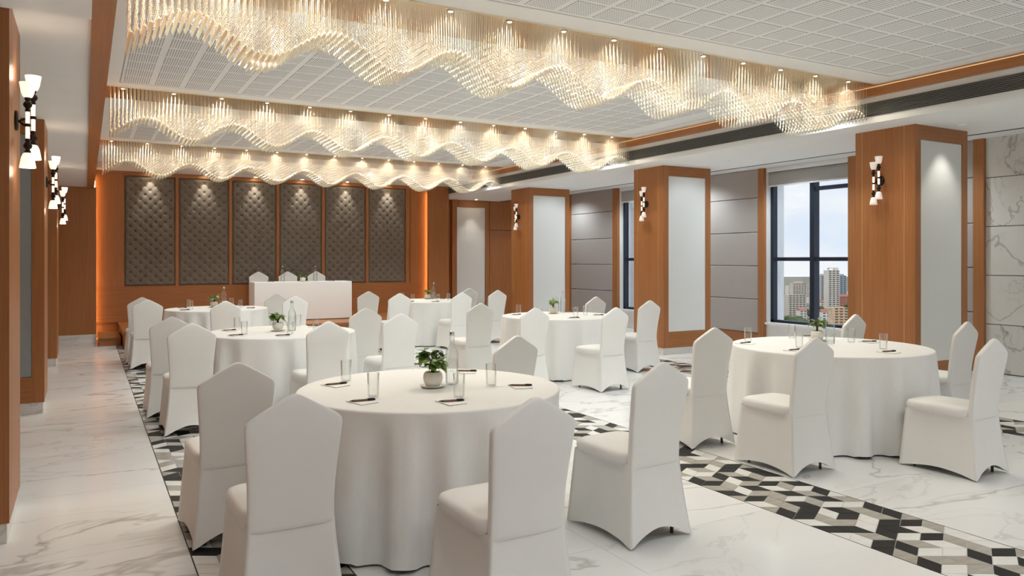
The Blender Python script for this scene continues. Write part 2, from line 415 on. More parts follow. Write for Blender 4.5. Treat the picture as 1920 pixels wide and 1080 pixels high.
# main ceiling with two levels of boards and perforated fields
ceil = box('ceiling', XB1, 7.9, YF, YB, 3.43, 3.6, CEIL)
struct(ceil, 'white main ceiling with plain margins around the perforated fields', 'ceiling')
def margin(x0, x1, y0, y1):
    o = box('ceiling_margin', x0, x1, y0, y1, ZC, 3.43, CEIL, ceil); o.matrix_parent_inverse = Matrix.Translation(ceil.location).inverted()
CH_Y = [5.18, 9.30, 13.50]; CH_D = .66      # chandelier slots
G = .014
trays = [(YF, 4.91, 'perforated ceiling field in front of the nearest chandelier', PERF_DOT, .31, .30),
         (6.20, 9.10, 'slotted ceiling field between the nearest and middle chandeliers', PERF_SLOT, .30, .33),
         (10.32, 13.30, 'slotted ceiling field between the middle and farthest chandeliers', PERF_SLOT, .30, .33)]
edges = [(4.91, 6.20), (9.10, 10.32), (13.30, 15.0)]
for a, b in edges: margin(XB1, 7.90, a, b)
for y0, y1, label, pm, px_, py_ in trays:
    margin(XB1, .33 - G, y0, y1); margin(7.24 + G, 7.90, y0, y1)
    t = box('ceiling', .33, 7.24, y0 + (G if y0 > 0 else 0), y1 - G, ZC + .002, 3.43, CEIL)
    struct(t, label, 'ceiling'); inv = Matrix.Translation(t.location).inverted()
    w, d = px_ - .05, py_ - .035
    tm = boxmesh('perforated_board', -w / 2, w / 2, -d / 2, d / 2, -.003, 0)
    nxx = int((7.24 - .33 - .02) / px_)
    y = y1 - .05 - d / 2
    while y - d / 2 > max(y0 + .02, 2.0 if y0 < 0 else y0):
        for i in range(nxx):
            o = link('perforated_board', tm, pm, t); o.matrix_parent_inverse = inv; o.location = (.355 + px_ * i + w / 2, y, ZC + .002)
        y -= py_
# lowered band in front of the tufted wall
bk = box('ceiling', XB1, XS, 15.0, YB, 3.24, 3.5, CEIL); struct(bk, 'lowered white ceiling band above the stage', 'ceiling')
# left aisle ceiling and wooden beam
ac = box('ceiling', XL, XB0, 4.75, YB, ZA, 3.6, WHITE); struct(ac, 'plain white ceiling of the left aisle', 'ceiling')
ac2 = box('ceiling', XL, XB0, YF, 4.75, ZA - .06, 3.6, WHITE); struct(ac2, 'lower plain ceiling at the near end of the left aisle', 'ceiling')
bm_ = box('trim_1', XB0, XB1, YF, YT, ZA - .025, 3.43, WOODY); struct(bm_, 'long wooden beam between the left aisle and the main ceiling', 'beam')
# right soffit with wood band, grille, outer ceiling
sf = box('ceiling', XS, 9.25, YF, YB, ZS, 3.285, WHITE); struct(sf, 'white dropped soffit above the right pillars', 'ceiling')
sf2 = box('ceiling', XS + .30, 9.25, YF, YB, 3.285, 3.6, WHITE); struct(sf2, 'white bulkhead behind the wooden cornice', 'ceiling')
wb = box('trim_2', XS - .06, XS + .03, YF, YB, 3.285, 3.372, WOODY); struct(wb, 'wooden cornice band along the top of the soffit', 'cornice')
cv = box('trim_3', XS + .06, XS + .10, YF, YB, 3.286, 3.30, COVE); struct(cv, 'warm light strip hidden behind the wooden cornice', 'cove light')
oc = box('ceiling', 9.25, XW + .2, YF, YB, ZO, 3.6, WHITE); struct(oc, 'white ceiling strip along the window wall', 'ceiling')
gp = box('trim_4', 9.235, 9.262, YF, YB, ZS - .006, ZS + .02, DARKGAP); struct(gp, 'dark shadow gap at the outer edge of the soffit', 'trim')
gr = empty('air_grille', (XS, 8.4, 3.08)); setp(gr, 'long black slotted air grille on the face of the soffit', 'air grille')
y0g, y1g = YF + .3 - 8.4, 16.95 - 8.4
SLATM = mat('grey_slat', (.20, .20, .19), .45); BLACKM = mat('grille_black', (.008, .008, .008), .8)
box('back_plate', -.004, -.001, y0g, y1g, 0, .135, BLACKM, gr)
for i in range(8):
    s = box('slat', -.016, -.004, y0g, y1g, .006 + i * .0168, .0118 + i * .0168, SLATM, gr)
    s.rotation_euler = (0, .35, 0)
GRF = mat('grille_frame', (.05, .05, .05), .5)
for z in (-.005, .134): box('frame_rail', -.018, 0, y0g, y1g, z, z + .006, GRF, gr)

# walls
wl = box('wall_left', XL - .2, XL, YF, YB, 0, 3.6, WOOD); struct(wl, 'wooden wall behind the left pillars', 'wall')
wf = box('wall_front', XL, XW + .2, YF - .2, YF, 0, 3.6, WHITE); struct(wf, 'plain white wall behind the viewer', 'wall')
we = box('wall_back', XL, XW + .2, YB, YB + .2, 0, 3.6, WOOD); struct(we, 'dark wooden end wall at the far end of the aisle', 'wall')
bb = box('baseboard_back', XL, .18, 16.342, 16.359, 0, .10, BASEM); struct(bb, 'white marble baseboard of the end wall', 'baseboard')

# tufted wall box at the stage
tw = box('wall_stage', -.10, 7.20, YT + .012, YT + .30, 0, 3.24, WOOD); struct(tw, 'wooden stage wall holding six tufted panels', 'wall')
tinv = Matrix.Translation(tw.location).inverted()
def tchild(o): o.matrix_parent_inverse = tinv; return o
PZ0, PZ1 = 1.00, 3.15
PANELS = [(.66, 1.58), (1.64, 2.60), (2.66, 3.56), (3.62, 4.54), (4.60, 5.54), (5.60, 6.50)]
tchild(box('frame_rail', -.10, 7.20, YT - .03, YT + .012, .30, PZ0 - .015, WOODH, tw))
tchild(box('frame_rail', -.10, 7.20, YT - .03, YT + .012, PZ1 + .015, 3.24, WOODH, tw))
xs = [-.10] + [c for p in PANELS for c in p] + [6.97]
for a, b in zip(xs[0::2], xs[1::2]): tchild(box('frame_stile', a, b - .0 if b < 6.9 else 6.60, YT - .03, YT + .012, PZ0 - .015, PZ1 + .015, WOOD, tw))
tchild(box('frame_stile', 6.61, 7.20, YT - .036, YT + .012, PZ0 - .015, PZ1 + .015, WOOD, tw))
def tufted(x0, x1):
    w, h = x1 - x0 - .014, PZ1 - PZ0
    px_, pz_ = w / 5.0, h / 12.0
    nx_, nz_ = 64, 150
    X, Zg = np.meshgrid(np.linspace(0, w, nx_ + 1), np.linspace(0, h, nz_ + 1))
    a = (X - px_ / 2) / px_; b = (Zg - pz_ / 2) / pz_
    u, v = a + b, a - b
    fu, fv = u - np.round(u), v - np.round(v)
    d2 = np.abs(np.sin(PI * u / 1.0)) ; e2 = np.abs(np.sin(PI * v / 1.0))
    pil = .28 * np.sqrt(np.clip(d2 * e2, 0, 1)) + .72 * (1 - np.exp(-(fu ** 2 + fv ** 2) / .030))
    edge = np.minimum(np.minimum(X, w - X), np.minimum(Zg, h - Zg)); pil *= np.clip(edge / .03, 0, 1) ** .5
    Yv = -.006 - pil * .026
    v_ = np.stack([X - w / 2, Yv, Zg - h / 2], -1).reshape(-1, 3)
    n1 = nx_ + 1
    f = [(j * n1 + i, j * n1 + i + 1, (j + 1) * n1 + i + 1, (j + 1) * n1 + i) for j in range(nz_) for i in range(nx_)]
    o = link('tufted_panel', mesh('tufted_panel', v_, f, True), TUFT, tw, ((x0 + x1) / 2, YT + .012, (PZ0 + PZ1) / 2)); tchild(o)
    bp = []
    for j in range(24):
        for i in range(6):
            xx = px_ / 2 + px_ * (i + (0 if j % 2 == 0 else .5)) - px_ * 0; zz = pz_ / 2 + pz_ * j / 2
            if .02 < xx < w - .02 and .03 < zz < h - .02: bp.append((xx - w / 2, -.013, zz - h / 2))
    oct_v = [(.011, 0, 0), (.008, 0, .008), (0, 0, .011), (-.008, 0, .008), (-.011, 0, 0), (-.008, 0, -.008), (0, 0, -.011), (.008, 0, -.008), (0, -.009, 0)]
    oct_f = [(i, 8, (i + 1) % 8) for i in range(8)]
    bo = link('buttons', many('buttons', oct_v, oct_f, bp), BUTTON, o); bo['kind'] = 'stuff'
    return o
for p in PANELS: tufted(*p)
# end panels that stand proud of the stage wall and hide a vertical warm light strip
lp = box('trim_5', XL, .18, 16.36, 16.44, 0, ZA, WOOD); struct(lp, 'dark wooden panel closing the far end of the left aisle', 'wall panel')
c = box('trim_6', .148, .163, 16.49, 16.50, .02, 3.1, COVEV); struct(c, 'vertical warm light strip at the left end of the stage wall', 'cove light')
c = box('trim_7', 7.03, 7.045, 16.49, 16.50, .02, 3.1, COVEV); struct(c, 'vertical warm light strip at the right end of the stage wall', 'cove light')
# stage platform with a step
st = empty('stage', (3.7, 14.3, 0)); setp(st, 'low wooden stage platform in front of the tufted wall', 'stage')
def schild(n, x0, x1, y0, y1, z0, z1, m): return box(n, x0 - 3.7, x1 - 3.7, y0 - 14.3, y1 - 14.3, z0, z1, m, st)
schild('platform', .57, 6.95, 14.33, YT - .032, 0, .27, WOODH)
schild('deck', .55, 6.97, 14.30, YT - .032, .27, .30, WOODH)
stp = empty('stage_step', (.38, 15.0, 0)); setp(stp, 'low wooden step at the left side of the stage', 'step')
box('riser', -.17, .165, .01, 1.32, 0, .12, WOODH, stp); box('tread', -.18, .168, 0, 1.32, .12, .145, WOODH, stp)

# right part of the end wall: framed grey panel and flush door
ep = empty('trim_8', (8.42, YB, 0)); struct(ep, 'wooden frame with a tall grey fabric panel on the end wall', 'wall panel')
for x0, x1, z0, z1 in ((-.53, -.40, .12, ZS), (.40, .50, .12, ZS), (-.40, .40, 2.83, ZS), (-.40, .40, .12, .40)):
    box('frame_board', x0, x1, -.09, 0, z0, z1, WOOD if x1 - x0 < .5 else WOODH, ep)
box('fabric_panel', -.40, .40, -.06, 0, .40, 2.83, GREYFAB, ep, .01)
dr = empty('door_1', (9.36, YB, 0)); struct(dr, 'flush wooden door with an overpanel beside the framed grey panel', 'door')
box('door_leaf', -.41, .44, -.045, 0, .01, 2.26, WOOD, dr, .004); box('overpanel', -.41, .44, -.045, 0, 2.275, ZS, WOOD, dr, .004)
box('door_gap', -.425, -.412, -.04, 0, 0, ZS, DARKGAP, dr); box('door_gap', -.41, .44, -.04, 0, 2.262, 2.273, DARKGAP, dr)
# wood slab between stage wall and framed panel
wp = box('trim_9', 6.985, 7.50, 16.36, 16.44, 0, ZC, WOOD); struct(wp, 'wooden panel standing proud beside the right end of the stage wall', 'wall panel')

# pillars
def sconce_at(loc, rotz, label, lit, group):
    return loc, rotz, label, lit, group
def pillar(y0, y1, label, side):
    """side=+1: right row (fabric panel faces the viewer, lamp face towards the room); -1: left row"""
    if side > 0: x0, x1 = 7.95, 8.95
    else: x0, x1 = -1.25, -.35
    zt = ZS if side > 0 else (ZA if y0 > 4.75 else ZA - .06)
    if side < 0: zt = ZA
    r = empty('pillar', ((x0 + x1) / 2, (y0 + y1) / 2, 0)); struct(r, label, 'pillar')
    cx, cy = (x0 + x1) / 2, (y0 + y1) / 2; hx, hy = (x1 - x0) / 2, (y1 - y0) / 2
    box('plinth', -hx + .012, hx - .012, -hy + .012, hy - .012, 0, .11, BASEM, r)
    box('shaft', -hx + .02, hx - .02, -hy + .03, hy - .02, .11, zt, WOOD, r)
    # lamp face with two gold inlay lines
    s = -1 if side > 0 else 1
    xf = s * hx; xa, xb = sorted((xf, xf - s * .02))
    cuts = [-hy, -hy + .13, hy - .085, hy]
    for a, b in zip(cuts[:-1], cuts[1:]): box('veneer_board', xa, xb, a + (.0025 if a > -hy else 0), b - (.0025 if b < hy else 0), .11, zt, WOOD, r)
    for c in cuts[1:-1]: box('gold_line', *sorted((xf - s * .0012, xf - s * .018)), c - .0024, c + .0024, .11, zt, GOLD, r)
    # front face: frame and inset fabric
    fw = .085
    xl, xr = (-hx + .02, hx) if side > 0 else (-hx, hx - .02)
    box('frame_stile', xl, -hx + .02 + fw, -hy, -hy + .03, .11, zt, WOOD, r); box('frame_stile', hx - fw - .02, xr, -hy, -hy + .03, .11, zt, WOOD, r)
    box('frame_rail', -hx + .02 + fw, hx - fw - .02, -hy, -hy + .03, zt - .16, zt, WOODH, r); box('frame_rail', -hx + .02 + fw, hx - fw - .02, -hy, -hy + .03, .11, .36, WOODH, r)
    box('fabric_panel', -hx + .02 + fw, hx - fw - .02, -hy + .008, -hy + .03, .36, zt - .16, GREYFAB if side > 0 else MATS['blue_grey_fabric'], r, .006)
    box('frame_board', hx - .02 if side > 0 else -hx, hx if side > 0 else -hx + .02, -hy + .03, hy, .11, zt, WOOD, r)
    return r
noisy('blue_grey_fabric', (.30, .33, .345), (.34, .37, .385), scale=(120, 120, 120), rough=.8, bump=.05)
RP = [(5.08, 5.82), (9.24, 9.98), (13.40, 14.14)]
LP = [(4.79, 5.55), (8.72, 9.46), (12.52, 13.26)]
for (a, b), w in zip(RP, ('nearest', 'second', 'third')):
    pillar(a, b, '%s wooden pillar of the window-side row with inset grey panel' % w, 1)
for (a, b), w in zip(LP, ('nearest', 'second', 'third')):
    pillar(a, b, '%s wooden pillar along the left aisle' % w, -1)

# window wall: marble, upholstered panels, wood trims, windows
WIN = [(7.80, 9.47), (11.98, 13.70)]
WZ0, WZ1 = .40, 3.05
wr = boxes('wall_right', [(XW + .02, XW + .45, YF, WIN[0][0], 0, 3.6), (XW + .02, XW + .45, WIN[0][1], WIN[1][0], 0, 3.6), (XW + .02, XW + .45, WIN[1][1], YB, 0, 3.6),
                          (XW + .02, XW + .45, WIN[0][0], WIN[0][1], 0, WZ0), (XW + .02, XW + .45, WIN[1][0], WIN[1][1], 0, WZ0),
                          (XW + .02, XW + .45, WIN[0][0], WIN[0][1], WZ1, 3.6), (XW + .02, XW + .45, WIN[1][0], WIN[1][1], WZ1, 3.6)], WHITE)
struct(wr, 'white outer wall around the tall windows with marble and upholstered cladding', 'wall')
# marble slabs with dark joints
box('joint_backing', XW + .008, XW + .02, YF, 5.72, 0, ZO, DARKGAP, wr)
mb_cache = {}
for k, (a, b) in enumerate(((5.72 - 2.4, 5.72), (5.72 - 4.8, 5.72 - 2.4), (YF, 5.72 - 4.8))):
    for i, z in enumerate((0.012, .655, 1.305, 1.955, 2.605)):
        zz = (.645, 1.295, 1.945, 2.595, ZO)[i]
        box('marble_slab', XW, XW + .008, a + .002, b - .002, z, zz, WALLM, wr)
# upholstered squares
def uph(a, b):
    zs = [.20, .80, 1.40, 2.00, 2.62, ZO]
    for z0, z1 in zip(zs[:-1], zs[1:]): box('upholstered_panel', XW - .03, XW + .02, a, b, z0 + .004, z1 - .004, MAUVE, wr, .012)
    box('wood_plinth', XW - .02, XW + .02, a, b, 0, .196, WOODH, wr)
uph(9.62, 11.84); uph(13.90, 15.6); uph(5.86, 7.66); box('wood_panel', XW - .02, XW + .02, 15.45, YB, 0, ZO, WOOD, wr)
for a, b in ((9.49, 9.62), (11.84, 11.97), (13.72, 13.90), (7.66, 7.79), (5.72, 5.86)): box('wood_stile', XW - .045, XW + .02, a, b, 0, ZO, WOOD, wr)

def window(idx, y0, y1, label):
    r = empty('window_%d' % idx, (XG, (y0 + y1) / 2, WZ0)); struct(r, label, 'window')
    h = WZ1 - WZ0; w = (y1 - y0) / 2; fw = .032
    ym = -.06; zt = 1.52 - WZ0; zs = 2.70 - WZ0
    box('jamb', -.04, .06, -w, -w + .065, 0, h, FRAME, r); box('jamb', -.04, .06, w - .065, w, 0, h, FRAME, r)
    box('mullion', -.06, .07, ym - .045, ym + .045, 0, h, FRAME, r)
    box('bottom_rail', -.04, .06, -w, w, 0, .05, FRAME, r); box('head_rail', -.04, .06, -w, w, h - .05, h, FRAME, r)
    for a, b in ((-w + .065, ym - .045), (ym + .045, w - .065)): box('transom', -.045, .06, a, b, zt - fw, zt + fw, FRAME, r)
    box('transom', -.045, .06, -w + .065, ym - .045, zs - .03, zs + .03, FRAME, r)
    for a, b, z0, z1 in ((-w + .065, ym - .045, .05, zt - fw), (ym + .045, w - .065, .05, zt - fw), (-w + .065, ym - .045, zt + fw, zs - .03), (-w + .065, ym - .045, zs + .03, h - .05), (ym + .045, w - .065, zt + fw, h - .05)):
        box('pane', .008, .014, a, b, z0, z1, PANE, r)
    box('window_sill', -.19, -.04, -w, w, -.03, .004, WHITE, r)
    return r
window(1, *WIN[0], 'tall dark-framed city window beside the nearest window-side pillar')
window(2, *WIN[1], 'tall dark-framed city window half hidden behind the second window-side pillar')
for (a, b), lab in zip(WIN, ('wider visible', 'partly hidden')):
    r = empty('roller_blind', (XW + .06, (a + b) / 2, 3.05)); setp(r, 'rolled-up grey mesh blind at the top of the %s city window' % lab, 'blind')
    w = (b - a) / 2 - .006
    box('fabric', -.004, 0, -w, w, -.23, .0, BLIND, r); box('bottom_bar', -.012, .008, -w, w, -.255, -.23, MATS['white_paint'], r); box('cassette', -.05, .02, -w, w, .0, .07, MATS['white_paint'], r)

# ------------------------------------------------------------------ chandeliers
def wave(x): return 2.962 + .108 * math.cos(2 * PI * (x - .6) / .942)
NCOL, NROW, PX, PYR = 177, 12, .0405, .042
def chandelier(k, y0, label):
    r = empty('chandelier', (3.8, y0 + .33, ZC)); setp(r, label, 'chandelier')
    ox, oy, oz = 3.8, y0 + .33, ZC
    box('base_plate', .20 - ox, 7.42 - ox, 0 - .33, CH_D - .33, -.012, -.001, MIRROR, r)
    rnd = random.Random(k)
    cv_ = [(0, 0, .024), (.013, 0, .004), (0, .013, .004), (-.013, 0, .004), (0, -.013, .004), (0, 0, -.030)]
    cf_ = [(0, 1, 2), (0, 2, 3), (0, 3, 4), (0, 4, 1), (5, 2, 1), (5, 3, 2), (5, 4, 3), (5, 1, 4)]
    bv_ = [(0, 0, .0075), (.0052, 0, 0), (0, .0052, 0), (-.0052, 0, 0), (0, -.0052, 0), (0, 0, -.0075)]
    cm = mesh('crystal', cv_, cf_); big, beads, strs, ssc = [], [], [], []
    for i in range(NCOL):
        x = .245 + PX * i; zb = wave(x)
        for j in range(NROW):
            y = y0 + .085 + PYR * j
            p = (x - ox, y - oy, zb + .028 - oz)
            if k == 0 and i < 25:
                link('crystal', cm, CRYSTAL, r, p)
            else: big.append(p)
            z = zb + .088
            while z < 3.19:
                beads.append((p[0], p[1], z - oz)); z += .046
            strs.append((p[0], p[1], (zb + .05 + ZC - .01) / 2 - oz)); ssc.append((1, 1, (ZC - .01 - zb - .05) / 2))
    o = link('crystal_pendants', many('crystals', cv_, cf_, big), CRYSTAL, r); o['kind'] = 'stuff'
    o = link('beads', many('beads', bv_, cf_, beads), BEADM, r); o['kind'] = 'stuff'
    a = .0014
    sv = [(a, 0, -1), (-a / 2, a * .87, -1), (-a / 2, -a * .87, -1), (a, 0, 1), (-a / 2, a * .87, 1), (-a / 2, -a * .87, 1)]
    sf_ = [(0, 1, 4, 3), (1, 2, 5, 4), (2, 0, 3, 5)]
    o = link('strings', many('strings', sv, sf_, strs, ssc), STRING, r); o['kind'] = 'stuff'
    ring = lathe('ring', [(.018, -.020), (.027, -.020), (.029, -.012), (.018, -.012)], 16, False)
    lens = lathe('lens', [(.001, -.016), (.018, -.017), (.018, -.013)], 14, False)
    for i in range(14):
        x = .36 + .512 * i - ox
        d = link('downlight', ring, STEEL, r, (x, .042 - .33, 0)); link('lens', lens, LENS, d)
        lamp('downlight_lamp', 'SPOT', (x, .042 - .33, -.03), E_CHAND, WARM, r, size=.03, angle=150, blend=.8)
        lamp('downlight_lamp', 'SPOT', (x + .25, .62 - .33, -.03), E_CHAND_FILL, COOL, r, size=.03, angle=118, blend=.7)  # added cool back row without fixtures, fills the room with light
    return r
CHL = ['nearest crystal string chandelier with wavy lower edge', 'middle crystal string chandelier with wavy lower edge', 'farthest crystal string chandelier, hanging before the tufted wall']
for k, y in enumerate(CH_Y): chandelier(k, y, CHL[k])

# ------------------------------------------------------------------ wall lamps
def make_sconce(loc, rotz, label, lit):
    """local frame: wall at x=0, lamp sticks out along +x"""
    r = empty('wall_sconce', loc, rotz); setp(r, label, 'wall lamp', 'twin-stem wall lamps on the pillars')
    bp = lathe('back_plate', [(.001, 0), (.062, 0), (.066, .006), (.060, .016), (.02, .02), (.001, .02)], 20, False)
    o = link('back_plate', bp, BRONZE, r); o.rotation_euler = (0, PI / 2, 0)
    sh = SHADE if lit else SHADEOFF
    r.scale = (.9, .9, .9)
    for s, (yy, dz, xx) in enumerate(((-.045, -.032, .070), (.045, .032, .095))):
        st_ = empty('stem', (xx, yy, dz)); st_.parent = r
        link('arm', tube('arm', [(-xx + .015, -yy * .5, -dz), (-.02, 0, 0), (0, 0, 0)], .007), BRONZE, st_)
        for q in (1, -1):
            link('lit_rod', lathe('lit_rod', [(.012, .010 * q), (.012, .085 * q)] if q > 0 else [(.012, -.085), (.012, -.010)], 14), RODLIT, st_)
            prof = [(.013, .085), (.016, .098), (.010, .104), (.024, .122), (.026, .132), (.020, .146), (.011, .152), (.018, .166), (.018, .175), (.010, .178)]
            link('knuckle', lathe('knuckle', [(a, b * q) for a, b in (prof if q > 0 else prof[::-1])], 16), BRONZE, st_)
            cup = [(.010, .172), (.026, .180), (.036, .205), (.042, .240), (.047, .270), (.043, .270), (.038, .240), (.032, .208), (.022, .186), (.008, .180)]
            link('glass_shade', lathe('glass_shade', [(a, b * q) for a, b in (cup if q > 0 else cup[::-1])], 20, False), sh, st_)
        link('clasp', lathe('clasp', [(.015, -.010), (.019, -.005), (.019, .005), (.015, .010)], 14), BRONZE, st_)
        if lit:
            for q in (1, -1): lamp('sconce_lamp', 'POINT', (0, 0, .30 * q), E_SCONCE, WARM, st_, size=.03)
    return r
for (a, b), w in zip(LP, ('nearest', 'second', 'third')):
    make_sconce((-.35, (a + b) / 2, 2.30), 0, 'glowing twin-stem wall lamp with bronze knuckles on the %s left-aisle pillar' % w, True)
for (a, b), w in zip(RP, ('nearest', 'second', 'third')):
    make_sconce((7.95, (a + b) / 2 + .05, 2.41), PI, 'pale twin-stem wall lamp with bronze knuckles on the %s window-side pillar' % w, False)

# ------------------------------------------------------------------ downlights
DRING = lathe('ring', [(.035, -.004), (.052, -.004), (.052, 0), (.035, 0)], 18, False); DLENS = lathe('lens', [(.001, -.001), (.036, -.001)], 18, False)
def downlight(x, y, z, e, color, label, angle=120, group=None, tilt=(0, 0, 0), soft=False):
    r = empty('recessed_downlight', (x, y, z)); setp(r, label, 'ceiling light', group)
    link('ring', DRING, MATS['white_paint'], r); link('lens', DLENS.copy() if soft else DLENS, MATS['soft_lens'] if soft else LENS, r)
    lamp('downlight_lamp', 'SPOT', (0, 0, -.02), e, color, r, tilt, .04, angle, .7)
for i, (a, b) in enumerate(PANELS):
    downlight((a + b) / 2, YT - .14, 3.24, E_WALLSPOT, SOFT, 'small ceiling spotlight washing the %s tufted panel from the left' % ('first', 'second', 'third', 'fourth', 'fifth', 'sixth')[i], 58, 'spotlights above the tufted panels', (math.radians(9), 0, 0))

# ------------------------------------------------------------------ chairs
def sq_ring(hx, y0, y1, z, n=40, p=5.0):
    cy, hy = (y0 + y1) / 2, (y1 - y0) / 2; out = []
    for i in range(n):
        a = 2 * PI * i / n; c, s = math.cos(a), math.sin(a)
        out.append((hx * math.copysign(abs(c) ** (2 / p), c), cy + hy * math.copysign(abs(s) ** (2 / p), s), z))
    return out
def chair_meshes():
    M = {}
    lv = [(.398, .186, -.203, .020), (.402, .188, -.204, .0215), (.42, .188, -.205, .0225), (.50, .186, -.208, .024), (.58, .189, -.216, .024), (.66, .195, -.228, .024), (.74, .202, -.242, .024), (.80, .207, -.253, .023),
          (.832, .209, -.258, .022), (.850, .204, -.261, .021), (.864, .188, -.263, .020), (.880, .162, -.265, .020), (.905, .117, -.268, .019), (.930, .071, -.271, .018), (.946, .041, -.272, .016), (.956, .020, -.273, .012), (.960, .006, -.273, .005)]
    M['backrest'] = loft('backrest', [sq_ring(hx, yc - t, yc + t, z, 40, 6.0) for z, hx, yc, t in lv])
    sv = [(.405, .185, -.20, .245), (.412, .202, -.21, .262), (.430, .210, -.212, .270), (.455, .211, -.212, .272), (.472, .204, -.21, .264), (.482, .185, -.205, .245), (.487, .13, -.16, .19), (.489, .05, -.07, .1)]
    M['seat'] = loft('seat', [sq_ring(hx, a, b, z, 36, 5.5) for z, hx, a, b in sv])
    # stretched skirt: four concave panels between the leg lines, hem lifted between the feet
    rings = []; n = 20
    for k in range(17):
        v = (k / 16.0) ** 1.25
        hxr, hxf = .188 + .047 * v ** 1.3, .196 + .036 * v
        yr, yf = -.222 - .048 * v ** 1.4, .246 + .030 * v
        C = [(-hxr, yr), (hxr, yr), (hxf, yf), (-hxf, yf)]
        nrm = [(0, 1), (-1, 0), (0, -1), (1, 0)]
        lift = [.075, .035, .045, .035]; ring = []
        for sd in range(4):
            p, q = C[sd], C[(sd + 1) % 4]
            for i in range(n):
                u = i / n
                s = math.sin(PI * u); fl = min(1, 2.6 * min(u, 1 - u) + 0.0) if 0 < u < 1 else 0
                e_ = min(1, min(u, 1 - u) / .20); e_ = e_ * e_ * (3 - 2 * e_)
                inn = (.017 * min(1, v / .13) if sd != 0 else .010 * v) * e_ + .010 * math.sin(PI * v) * fl
                z = .425 * (1 - v) + .006 * v
                z += lift[sd] * (s ** 1.2) * v ** 3
                ring.append((p[0] + (q[0] - p[0]) * u + nrm[sd][0] * inn, p[1] + (q[1] - p[1]) * u + nrm[sd][1] * inn, z))
        rings.append(ring)
    M['skirt'] = loft('skirt', rings, False)
    M['leg'] = lathe('leg', [(.010, 0), (.010, .38)], 8)
    return M
CM = chair_meshes()
BRL = mat('chair_leg_metal', (.25, .22, .18), .35, .8)
for m_ in ('backrest', 'seat', 'skirt'):
    CM[m_].materials.append(SPANDEX)
    for v_ in CM[m_].vertices: v_.co.x *= .94
CM['leg'].materials.append(BRL)
def make_chair(x, y, z, rotz, label, group):
    """x, y: middle of the rear hem; the chair faces local +y"""
    r = empty('banquet_chair', (x, y, z), rotz); setp(r, label, 'chair', group)
    for nm in ('backrest', 'seat', 'skirt'): link(nm, CM[nm], None, r, (0, .272, 0))
    for sx in (-1, 1):
        link('leg', CM['leg'], None, r, (sx * .148, .272 - .192, .001)); link('leg', CM['leg'], None, r, (sx * .148, .272 + .200, .001))
    return r

# ------------------------------------------------------------------ round tables
def cloth_mesh(R, seed):
    rnd = random.Random(seed); n = 180
    ph = [rnd.uniform(0, 2 * PI) for _ in range(4)]
    th = np.linspace(0, 2 * PI, n, endpoint=False)
    fold = .60 * np.cos(17 * th + ph[0] + .5 * np.sin(3 * th)) + .35 * np.cos(11 * th + ph[1]) + .25 * np.cos(23 * th + ph[2]) + .2 * np.cos(5 * th + ph[3])
    fold = np.sign(fold) * np.abs(fold) ** .85
    rings = []
    for f in (.02, .25, .5, .75, .93): rings.append([(R * f * math.cos(t), R * f * math.sin(t), .76) for t in th])
    for a in np.linspace(0, PI / 2, 5): rings.append([((R - .012 + .012 * math.sin(a)) * math.cos(t), (R - .012 + .012 * math.sin(a)) * math.sin(t), .76 - .012 + .012 * math.cos(a)) for t in th])
    for v in np.linspace(.06, 1, 16):
        amp = .085 * v ** .55; r = R + .060 * v ** .8 - amp * np.clip(.5 - fold * .75, 0, 1.3)
        zz = .748 - v * .738 + .012 * v ** 6 * (fold > 0.3)
        rings.append([(r[i] * math.cos(t), r[i] * math.sin(t), zz[i] if hasattr(zz, '__len__') else zz) for i, t in enumerate(th)])
    me = loft('tablecloth', [[tuple(map(float, p)) for p in rg] for rg in rings][::-1], False)
    bm = bmesh.new(); bm.from_mesh(me); bm.verts.ensure_lookup_table()
    last = [v for v in bm.verts][-n:]; bm.faces.new(last); bm.to_mesh(me); bm.free()
    me.polygons.foreach_set('use_smooth', [True] * len(me.polygons)); return me
TOPM = noisy('plywood', (.35, .24, .14), (.42, .30, .18), rough=.6)
def round_table(x, y, R, label, seed):
    r = empty('round_table', (x, y, 0)); setp(r, label, 'table', 'round tables under white cloths')
    link('tablecloth', cloth_mesh(R, seed), CLOTH, r, (0, 0, .002))
    link('tabletop', lathe('tabletop', [(.01, .725), (R - .02, .725), (R - .02, .752), (.01, .752)], 48, False), TOPM, r)
    for a in range(4):
        t = PI / 4 + a * PI / 2; link('leg', CM['leg'], None, r, (.45 * math.cos(t), .45 * math.sin(t), .001)).scale = (1.3, 1.3, 1.9)
    return r
TABLES = {
 'A': (1.75, 4.08, .755, 'nearest round table of the left row, white cloth to the floor', 'nearest left-row table'),
 'B': (1.77, 8.02, .75, 'second round table of the left row, white cloth to the floor', 'second left-row table'),
 'C': (1.76, 12.35, .74, 'farthest round table of the left row, nearest the stage step', 'farthest left-row table'),
 'F': (5.60, 4.36, .81, 'nearest round table of the right row, by the nearest window pillar', 'nearest right-row table'),
 'E': (5.52, 8.52, .76, 'second round table of the right row, white cloth to the floor', 'second right-row table'),
 'D': (5.50, 12.85, .74, 'farthest round table of the right row, by the stage end', 'farthest right-row table')}
for i, (k, (x, y, R, lab, sh)) in enumerate(TABLES.items()): round_table(x, y, R, lab, 20 + i)
SEATN = ['left side rear', 'left side front', 'near edge', 'right side front', 'right side rear']
